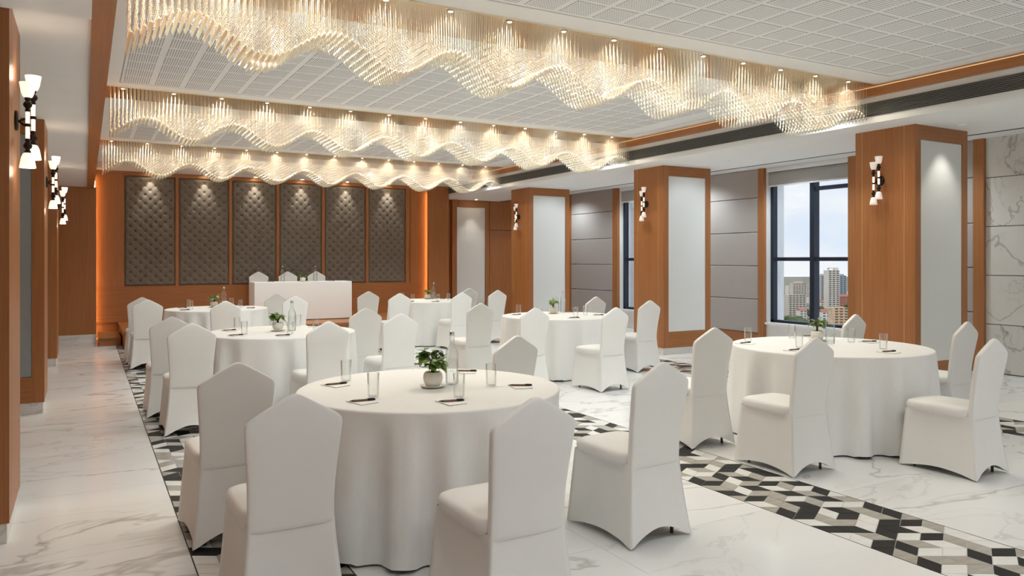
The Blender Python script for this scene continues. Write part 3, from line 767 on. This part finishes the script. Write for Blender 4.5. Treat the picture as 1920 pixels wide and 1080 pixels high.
CHAIRS = {
 'A': [(0.70, 4.2, 2), (0.74, 3.1, 0), (1.55, 2.56, 2), (2.67, 3.11, 4), (2.7, 4.72, 8)],
 'B': [(0.722, 7.932, 0), (0.8, 7.02, 0), (1.88, 6.65, 3), (2.796, 7.264, 4), (2.774, 8.294, 6)],
 'C': [(0.724, 12.324, 0), (0.75, 11.58, 0), (1.63, 10.66, 2), (2.762, 11.558, 4), (2.724, 12.684, 6)],
 'D': [(4.3, 12.72, 0), (4.5, 11.74, 2), (5.51, 11.49, 3), (6.514, 12.086, 6), (6.52, 13.26, 6)],
 'E': [(4.36, 8.54, 2), (4.46, 7.38, 2), (5.3, 6.98, 5), (6.63, 7.98, 4), (6.62, 9.2, 6)],
 'F': [(4.4, 4.5, -3), (4.46, 3.58, 0), (5.46, 2.92, 3), (6.76, 3.84, 4), (6.72, 4.92, 6)]}
CLAB = {
 'A': ['at the left end of the nearest left-row table', 'seen from behind at front left of the nearest left-row table', 'seen from behind at front right of the nearest left-row table', 'at right of the nearest left-row table, beside the mosaic strip', 'behind the nearest left-row table, only its pointed top showing'],
 'B': ['half hidden at left end of the second left-row table', 'seen from behind at front left of the second left-row table', 'at the near edge of the second left-row table', 'at right front of the second left-row table', 'at right rear of the second left-row table'],
 'C': ['behind its twin at left of the farthest left-row table', 'in front of its twin at left of the farthest left-row table', 'at the near edge of the farthest left-row table', 'at right front of the farthest left-row table', 'at right rear of the farthest left-row table'],
 'D': ['at the left end of the farthest right-row table', 'at front left of the farthest right-row table', 'at the near edge of the farthest right-row table', 'at right front of the farthest right-row table', 'at right rear of the farthest right-row table'],
 'E': ['at the left end of the second right-row table', 'at front left of the second right-row table', 'at the near edge of the second right-row table, seat visible', 'at right of the second right-row table, before a pillar', 'behind the second right-row table, only its top showing'],
 'F': ['at the left end of the nearest right-row table', 'at front left of the nearest right-row table, seat visible', 'at right front of the nearest right-row table, by the picture edge', 'at right side of the nearest right-row table, before the marble wall', 'behind the nearest right-row table, before the wooden pillar']}
for k, l in CHAIRS.items():
    for (x, y, a), lb in zip(l, CLAB[k]):
        make_chair(x, y, 0, math.radians(a), 'white covered chair ' + lb, 'white covered banquet chairs at the round tables')

# ------------------------------------------------------------------ things on the tables
TUMB = lathe('tumbler', [(.001, .006), (.026, .006), (.0285, .012), (.031, .128), (.033, .130), (.0335, .128), (.0315, .010), (.029, .001), (.001, .0)], 24, False)
def tumbler(x, y, z, label):
    o = link('glass_tumbler', TUMB, GLASS, None, (x, y, z)); setp(o, label, 'glass', 'water tumblers on the tables')
PADT = boxmesh('sheet', -.052, .052, -.074, .074, .0011, .0045); PADB = boxmesh('backing', -.052, .052, -.074, .074, 0, .0011)
PENB = lathe('barrel', [(.0045, -.045), (.0055, -.043), (.0055, .03), (.005, .032)], 10); PENT = lathe('tip', [(.0012, -.068), (.004, -.052), (.0052, -.045), (.0052, -.040)], 10); PENC = lathe('end', [(.0058, .03), (.0058, .066), (.004, .07)], 10); PENK = boxmesh('clip', -.0015, .0015, .0056, .0075, .028, .064)
def pad_pen(x, y, z, rot, where):
    r = empty('notepad', (x, y, z), rot); setp(r, 'small white notepad ' + where, 'notepad', 'notepads on the tables')
    link('backing', PADB, PADCORE, r); link('sheet', PADT, PAPER, r)
    p = empty('pen', (x, y, z + .0105), rot); p.rotation_euler = (PI / 2, 0, rot + 1.25); setp(p, 'dark pen on the notepad ' + where, 'pen', 'pens on the notepads')
    link('barrel', PENB, PENWOOD, p); link('tip', PENT, PEN, p); link('end', PENC, PEN, p); link('clip', PENK, PEN, p)
def leafmesh(s, curl):
    pts = [(0, 0, 0), (.32, .30, .04), (.38, .62, .02), (.22, .86, -.03), (0, 1.08, -.10), (-.22, .86, -.03), (-.38, .62, .02), (-.32, .30, .04), (0, .35, -.02), (0, .7, -.04)]
    pts = [(x * s, y * s, (z - curl * y * y) * s) for x, y, z in pts]
    return mesh('leaf', pts, [(0, 1, 8), (1, 2, 9, 8), (2, 3, 9), (3, 4, 9), (4, 5, 9), (5, 6, 9), (6, 7, 8, 9), (7, 0, 8)], True)
LEAVES = [leafmesh(s, c) for s, c in ((.056, .2), (.064, .35), (.046, .1))]
POTM = lathe('pot', [(.030, .004), (.034, .006), (.046, .03), (.050, .052), (.047, .072), (.041, .082), (.038, .084), (.036, .081), (.036, .074)], 28, True)
SAUC = lathe('saucer', [(.001, .001), (.045, .001), (.064, .010), (.066, .012), (.063, .013), (.044, .005), (.001, .005)], 28, False)
SOILM = lathe('soil', [(.001, .078), (.0365, .076)], 20, False)
def plant(x, y, z, label, seed, single_leaves=False, h=.125, spread=.055, n=38):
    rnd = random.Random(seed)
    r = empty('potted_plant', (x, y, z)); setp(r, label, 'potted plant', 'table plants in cream pots')
    for nm_, me_, mm_ in (('saucer', SAUC, POT), ('pot', POTM, POT), ('soil', SOILM, SOIL)): link(nm_, me_, mm_, r).scale = (1.15, 1.15, 1.08)
    stems = []; spots = []
    for i in range(11):
        a = rnd.uniform(0, 2 * PI); q = rnd.uniform(.25, 1.0); hh = h * rnd.uniform(.55, 1.0)
        e = (spread * q * math.cos(a), spread * q * math.sin(a), .078 + hh); m0 = (e[0] * .25, e[1] * .25, .078 + hh * .55)
        stems.append([(e[0] * .12, e[1] * .12, .076), m0, e]); spots.append((e, a))
    v, f = [], []
    for s in stems:
        t = tube('s', s, [.0032, .0026, .0016], 5); k = len(v)
        v += [tuple(q.co) for q in t.vertices]; f += [tuple(i + k for i in p.vertices) for p in t.polygons]; bpy.data.meshes.remove(t)
    o = link('stems', mesh('stems', v, f, True), STEM, r); o['kind'] = 'stuff'
    V, Fc = [], []
    for i in range(n):
        e, a = spots[i % len(spots)]; t = rnd.uniform(.72, 1.0)
        aa = a + rnd.uniform(-1.5, 1.5); pit = rnd.uniform(-.5, .7)
        pos = Vector((e[0] * t, e[1] * t, .078 + (e[2] - .078) * t))
        M = Matrix.Translation(pos) @ Matrix.Rotation(aa - PI / 2, 4, 'Z') @ Matrix.Rotation(pit, 4, 'X')
        lm = LEAVES[i % 3]
        if single_leaves:
            q = link('leaf', lm, LEAF, r); q.matrix_local = M
        else:
            k = len(V); V += [tuple(M @ p.co) for p in lm.vertices]; Fc += [tuple(j + k for j in p.vertices) for p in lm.polygons]
    if V:
        o = link('foliage', mesh('foliage', V, Fc, True), LEAF, r); o['kind'] = 'stuff'
BOTM = lathe('bottle', [(.001, .004), (.036, .002), (.039, .010), (.039, .185), (.036, .200), (.022, .225), (.0145, .240), (.0135, .285), (.0155, .287), (.0155, .296), (.012, .298)], 28, False)
WATM = lathe('water', [(.001, .008), (.0365, .010), (.0365, .150), (.001, .150)], 24, False); CAPM = lathe('cap', [(.013, .290), (.0145, .292), (.0145, .312), (.011, .316), (.001, .317)], 18)
WATER = clear_glass('water', (.98, .99, .99), edge=.3, base=.02)
ETCH = tube('print', [(-.012 + .003 * i, -.0395 + .0006 * abs(i - 4), .085 + .004 * (1 if i % 2 else -1)) for i in range(9)], .0009, 4)
def bottle(x, y, z, label):
    r = empty('water_bottle', (x, y, z), -.42); setp(r, label, 'bottle', 'clear water bottles on the tables')
    link('glass_body', BOTM, BOTTLE, r); link('water', WATM, WATER, r); link('cap', CAPM, CAP, r); link('print', ETCH, MARK, r)
ZT = .7625
SET = [(-.47, .32), (-.50, -.27), (-.10, -.51), (.46, -.26), (.44, .42)]
SEATW = ['at the left rear', 'at the left front', 'at the near edge', 'at the right front', 'at the right rear']
PL = {'A': (.01, -.02, .142, 0), 'B': (-.02, .06, .11, 1), 'C': (0, .30, .11, 0), 'F': (.25, .32, .12, 0), 'E': (.12, .33, .15, -1), 'D': (.18, .50, .10, -1)}
for k, (x, y, R, lab, sh) in TABLES.items():
    for i, (dx, dy) in enumerate(SET):
        s = R / .76
        px_, py_ = x + dx * s, y + dy * s
        if k == 'F': px_, py_ = ((5.08, 4.82), (5.04, 4.25), (5.60, 3.80), (6.14, 4.36), (6.08, 4.95))[i]
        pad_pen(px_, py_, ZT, (.35, .25, .1, -.2, -.3)[i], '%s of the %s' % (SEATW[i], sh))
        if k == 'A' and i == 4: gx, gy = px_ - .17, py_ + .10
        elif k == 'F': gx, gy = ((5.20, 4.90), (5.25, 4.38), (5.75, 3.95), (5.98, 4.42), (5.82, 4.94))[i]
        else: gx, gy = px_ + (.10 if i < 3 else -.13), py_ + .115
        tumbler(gx, gy, ZT, 'clear water tumbler %s of the %s' % (SEATW[i], sh))
    a, b, hh, _ = PL[k]
    plant(x + a, y + b, ZT, 'small green plant in a cream pot on the %s' % sh, ord(k), k == 'A', hh, .082 if k in 'AB' else .058, 92 if k == 'A' else (18 if k == 'E' else 40))
    bo = {'A': (.15, .02), 'B': (.11, .0), 'C': (.16, .38), 'F': (.12, .08), 'E': (.36, .45), 'D': (.26, .40)}[k]
    bottle(x + bo[0], y + bo[1], ZT, 'clear glass water bottle on the %s' % sh)

# head table on the stage
HX0, HX1, HY0, HY1, HZ = 2.86, 4.80, 15.26, 15.84, 1.07
ht = empty('head_table', ((HX0 + HX1) / 2, (HY0 + HY1) / 2, .30)); setp(ht, 'long head table with a straight white cloth on the stage', 'table')
hx, hy = (HX1 - HX0) / 2, (HY1 - HY0) / 2
link('tablecloth', boxmesh('tablecloth', -hx, hx, -hy, hy, .012, HZ - .30, .008, 2), CLOTH, ht)
box('tabletop', -hx + .02, hx - .02, -hy + .02, hy - .02, .70, .74, TOPM, ht)
for sx in (-1, 1):
    for sy in (-1, 1): link('leg', CM['leg'], None, ht, (sx * (hx - .1), sy * (hy - .1), .001)).scale = (1.3, 1.3, 1.83)
for x, w in ((3.16, 'left'), (3.76, 'middle'), (4.37, 'right')):
    make_chair(x, 16.42, .30, PI, 'white covered chair behind the head table, %s of three' % w, 'white covered chairs behind the head table')
bottle(3.46, 15.55, HZ + .001, 'left clear water bottle on the stage head table'); bottle(4.12, 15.55, HZ + .001, 'right clear water bottle on the stage head table')
plant(3.84, 15.45, HZ + .001, 'small green plant in a white pot on the stage head table', 77, False, .08, .05, 26)
for x, w in ((3.2, 'left'), (4.42, 'right')): pad_pen(x, 15.45, HZ + .001, .2, 'on the %s half of the stage head table' % w)

# ------------------------------------------------------------------ more ceiling lamps: mostly added fills, plus two panel spotlights
k = 0
for x in (1.2, 3.0, 4.8, 6.6):
    for y in (-.6, 1.2):
        k += 1
        downlight(x, y, ZC + .0, E_FRONT_FILL, NEUT, 'added unseen fill light over the near end of the room', 140, 'added unseen fill lights over the near end of the room')  # added fill lamps out of view, brighten the near end
for y, w in ((.2, 'first'), (2.2, 'second')): downlight(-.16, y, ZA - .06, E_NEAR_FILL, NEUT, '%s added unseen fill light in the near left aisle ceiling' % w, 140)  # added lamps out of view, lift the left aisle
LENSS = mat('soft_lens', (.85, .85, .83), .5, emit=(1, 1, .97), es=.35)
downlight(8.45, RP[0][0] - .22, ZS, E_SOFFIT, SOFT, 'soffit spotlight grazing the nearest window-side pillar panel', 80, None, (0, 0, 0), True)
for i in (1, 2): downlight(8.45, RP[i][0] - .95, ZS, 20.0, COOL, 'added soffit fill light before the %s window-side pillar panel' % ('nearest', 'second', 'third')[i], 95, None, (math.radians(38), 0, 0), True)  # added lamps that brighten the farther pillar panels
downlight(8.42, YB - .35, ZS, E_SOFFIT, SOFT, 'soffit spotlight above the grey panel on the end wall', 70)
for y, w in ((-.6, 'first'), (.6, 'second')): downlight(8.4, y, ZS, E_NEAR_FILL, NEUT, '%s added unseen fill light in the near end of the soffit' % w, 140)  # added lamps out of view under the near soffit

for i, y in enumerate((3.6, 6.6, 8.7, 10.9, 12.9, 15.2)): downlight(9.85, y, ZO, E_WINDOW_FILL * (.4 if i == 0 else 1), COOL, '%s added unseen daylight fill in the ceiling strip along the window wall' % ('first', 'second', 'third', 'fourth', 'fifth', 'sixth', 'seventh')[i], 150)  # added lamps hidden above the soffit edge, imitate window daylight

# ------------------------------------------------------------------ the city outside
def at(px, py, D):
    xc = (px - 960) / FPX * D; c, s = math.cos(YAW), math.sin(YAW)
    return Vector((c * xc + s * D, -s * xc + c * D, HCAM + (488 - py) / FPX * D))
GZ = -90.0
GROUND = noisy('city_ground', (.16, .17, .10), (.30, .27, .21), scale=(.02, .02, .02), rough=.9, detail=8)
HILL = noisy('haze_tinted_hill', (.40, .46, .50), (.47, .53, .57), scale=(.01, .01, .02), rough=.95, detail=8)  # pale blue-grey base colour paints aerial haze onto the hills
GLZ = mat('dark_window_band', (.10, .115, .13), .25)
gv = [tuple(at(px, 488, D))[:2] + (GZ,) for px, D in ((960, 150), (2150, 150), (2600, 4200), (700, 4200))]
g = link('ground', mesh('ground', gv, [(0, 1, 2, 3)]), GROUND); struct(g, 'green and brown city ground far below the windows', 'ground')
# hill range
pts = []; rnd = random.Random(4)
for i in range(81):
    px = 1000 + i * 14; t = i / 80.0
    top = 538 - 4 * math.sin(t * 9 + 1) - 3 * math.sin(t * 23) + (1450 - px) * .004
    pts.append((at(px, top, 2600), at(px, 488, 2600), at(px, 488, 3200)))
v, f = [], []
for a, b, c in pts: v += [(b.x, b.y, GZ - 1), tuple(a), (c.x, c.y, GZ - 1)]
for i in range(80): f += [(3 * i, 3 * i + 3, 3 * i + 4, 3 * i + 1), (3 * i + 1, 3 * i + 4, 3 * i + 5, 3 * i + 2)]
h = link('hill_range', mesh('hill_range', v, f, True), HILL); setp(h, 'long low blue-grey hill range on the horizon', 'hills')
BC = {n: noisy('facade_' + n, c, tuple(x * 1.12 for x in c), scale=(.2, .2, .05), rough=.8) for n, c in
      dict(cream=(.62, .57, .49), grey=(.42, .42, .41), blue=(.30, .36, .42), beige=(.52, .46, .38), orange=(.66, .46, .28), white=(.68, .67, .64), red=(.40, .15, .10), brown=(.38, .30, .24)).items()}
def building(x0, x1, ytop, D, col, label, depth=16, storey=3.2, roof=None, vertical=False, group=None):
    a, b = at(x0, ytop, D), at(x1, ytop, D); c = (a + b) / 2; w = (b - a).length / 2
    H = c.z - GZ
    r = empty('building', (c.x, c.y, GZ), math.atan2(b.y - a.y, b.x - a.x)); setp(r, label, 'building', group)
    box('walls', -w, w, 0, depth, 0, H, BC[col], r)
    n = max(2, int(H / storey)); bands = []
    nb = max(2, int(w * 2 / 4.5))
    if H > 6:
        for i in range(n):
            z = i * H / n + .9
            if z < H * .2 and H > 40: continue
            for j in range(nb):
                xa = -w + (j + .2) * 2 * w / nb; bands.append((xa, xa + 1.25 * w / nb, -.18, .05, z, z + min(1.6, H / n * .52)))
    if bands: boxes('windows', bands, GLZ, r)['kind'] = 'stuff'
    if storey > 3 and H > 30:
        boxes('balcony_slabs', [(-w - .1, w + .1, -.7, .05, i * H / n - .12, i * H / n + .25) for i in range(1, n + 1)], BC[col], r)['kind'] = 'stuff'
    if roof == 'box': box('roof_plant', -w * .6, w * .5, 3, depth * .6, H, H + 3.0, BC[col], r)
    if roof == 'crown':
        box('roof_plant', -w * .95, -w * .7, 2, 5, H, H + 4.0, BC[col], r); box('roof_plant', w * .2, w * .9, 2, 8, H, H + 3.0, BC[col], r); box('roof_beam', -w * .95, w * .9, 2, 4, H + 3.0, H + 4.2, BC[col], r)
    if roof == 'gable':
        link('roof', mesh('roof', [(-w - .5, -.5, H), (w + .5, -.5, H), (w + .5, depth + .5, H), (-w - .5, depth + .5, H), (-w, depth / 2, H + 3.5), (w, depth / 2, H + 3.5)], [(0, 1, 5, 4), (2, 3, 4, 5), (1, 2, 5), (3, 0, 4)]), BC['red'], r)
    return r
building(1553, 1574, 507, 1200, 'cream', 'tallest cream apartment tower with rooftop frame seen through the wider window', 18, 3.2, 'crown')
building(1539, 1552.5, 517, 1330, 'grey', 'grey apartment tower just left of the tallest tower', 18, 3.4, 'box')
building(1574.5, 1587, 517, 1380, 'blue', 'blue-grey glass tower just right of the tallest tower', 18, 3.4, 'box')
building(1487, 1512, 531, 1500, 'beige', 'broad beige apartment block on the left of the wider window', 20, 3.6, 'box')
building(1478.5, 1486, 536, 1560, 'cream', 'narrow cream block beside the broad beige apartment block', 20, 3.6)
building(1456, 1478, 556, 1180, 'grey', 'low grey block at the left edge of the wider window', 20, 3.2)
building(1479, 1511, 553, 1150, 'beige', 'low beige slab block in front of the broad apartment block', 20, 3.2)
building(1526, 1538, 540, 1560, 'brown', 'brown mid-rise block right of the window mullion', 20, 3.4)
building(1564, 1591, 577, 900, 'orange', 'orange low-rise apartment house at the lower right of the wider window', 18, 3.1)
building(1575, 1592, 556, 1300, 'red', 'low dark red building right of the tallest tower', 18, 4, 'gable')
building(1525, 1545, 566, 1250, 'white', 'low white house row below the grey tower', 14, 3.2, 'gable')
building(1542, 1556, 585, 980, 'white', 'white low house among trees below the tallest tower', 14, 3.2, 'gable')
building(1448, 1462, 583, 1000, 'brown', 'brown low house among trees at the lower left of the wider window', 14, 3.2, 'gable')
building(1500, 1513, 582, 1080, 'cream', 'small red-roofed house left of the window mullion', 14, 3.2, 'gable')
building(1177, 1196, 516, 1180, 'brown', 'brown apartment tower seen through the half hidden window', 18, 3.2, 'box')
building(1168, 1177, 548, 1500, 'white', 'distant white block beside the tower in the half hidden window', 18, 3.6)
building(1180, 1200, 582, 950, 'grey', 'low grey building below the tower in the half hidden window', 16, 3.2)
rnd = random.Random(12)
for i in range(60):
    x = rnd.uniform(1440, 1600) if i < 48 else rnd.uniform(1160, 1205); y = rnd.uniform(543, 566); D = (HCAM - GZ) * FPX / (y - 488 + rnd.uniform(6, 12)); q = at(x + 3, 488, D)
    if any(math.hypot(q.x - o.location.x, q.y - o.location.y) < 40 for o in bpy.data.objects if o.name.startswith('building') and o.type == 'EMPTY'): continue
    building(x, x + rnd.uniform(4, 9), y, D, rnd.choice(['cream', 'white', 'beige', 'grey', 'brown']), 'tiny distant house in the hazy city sprawl', 14, 3.3, None, group='tiny distant houses in the city sprawl')
TREE = noisy('tree_crown', (.030, .060, .016), (.085, .130, .035), scale=(.25, .25, .25), rough=.9, detail=6)
def crown(seed, R):
    rnd = random.Random(seed); bm = bmesh.new()
    for i in range(7):
        m = Matrix.Translation((rnd.uniform(-.6, .6) * R, rnd.uniform(-.5, .5) * R, R * rnd.uniform(.9, 1.7))) @ Matrix.Diagonal((1, 1, .8, 1))
        b = bmesh.ops.create_icosphere(bm, subdivisions=2, radius=R * rnd.uniform(.45, .7), matrix=m)
        for v in b['verts']: v.co += Vector((rnd.uniform(-1, 1), rnd.uniform(-1, 1), rnd.uniform(-1, 1))) * R * .10
    me = bpy.data.meshes.new('crown'); bm.to_mesh(me); bm.free(); me.materials.append(TREE); return me
CROWNS = [crown(s, 7.0) for s in range(4)]; TRUNK = lathe('trunk', [(.5, 0), (.35, 7)], 8); TRUNK.materials.append(STEM)
TAKEN = [(o.location.x, o.location.y, 17) for o in bpy.data.objects if o.name.startswith('building') and o.type == 'EMPTY']
def tree(px, py, D, s, label, group):
    p = at(px, py, D)
    if any(math.hypot(p.x - a, p.y - b) < c + 8.5 * s for a, b, c in TAKEN): return
    TAKEN.append((p.x, p.y, 8.5 * s))
    r = empty('tree', (p.x, p.y, GZ), rnd.uniform(0, 6)); setp(r, label, 'tree', group)
    c = link('crown', rnd.choice(CROWNS), None, r, (0, 0, 0)); c.scale = (s, s, s); link('trunk', TRUNK, None, r).scale = (s, s, s)
for i in range(190):
    if i < 150: x, lab = rnd.uniform(1436, 1606), 'dark green tree in the city below the wider window'
    else: x, lab = rnd.uniform(1160, 1210), 'dark green tree in the city below the half hidden window'
    y = rnd.uniform(590, 636); D = (HCAM - GZ) * FPX / (y - 488)
    tree(x, y, D, rnd.uniform(.8, 1.5), lab, lab.replace('tree', 'trees'))
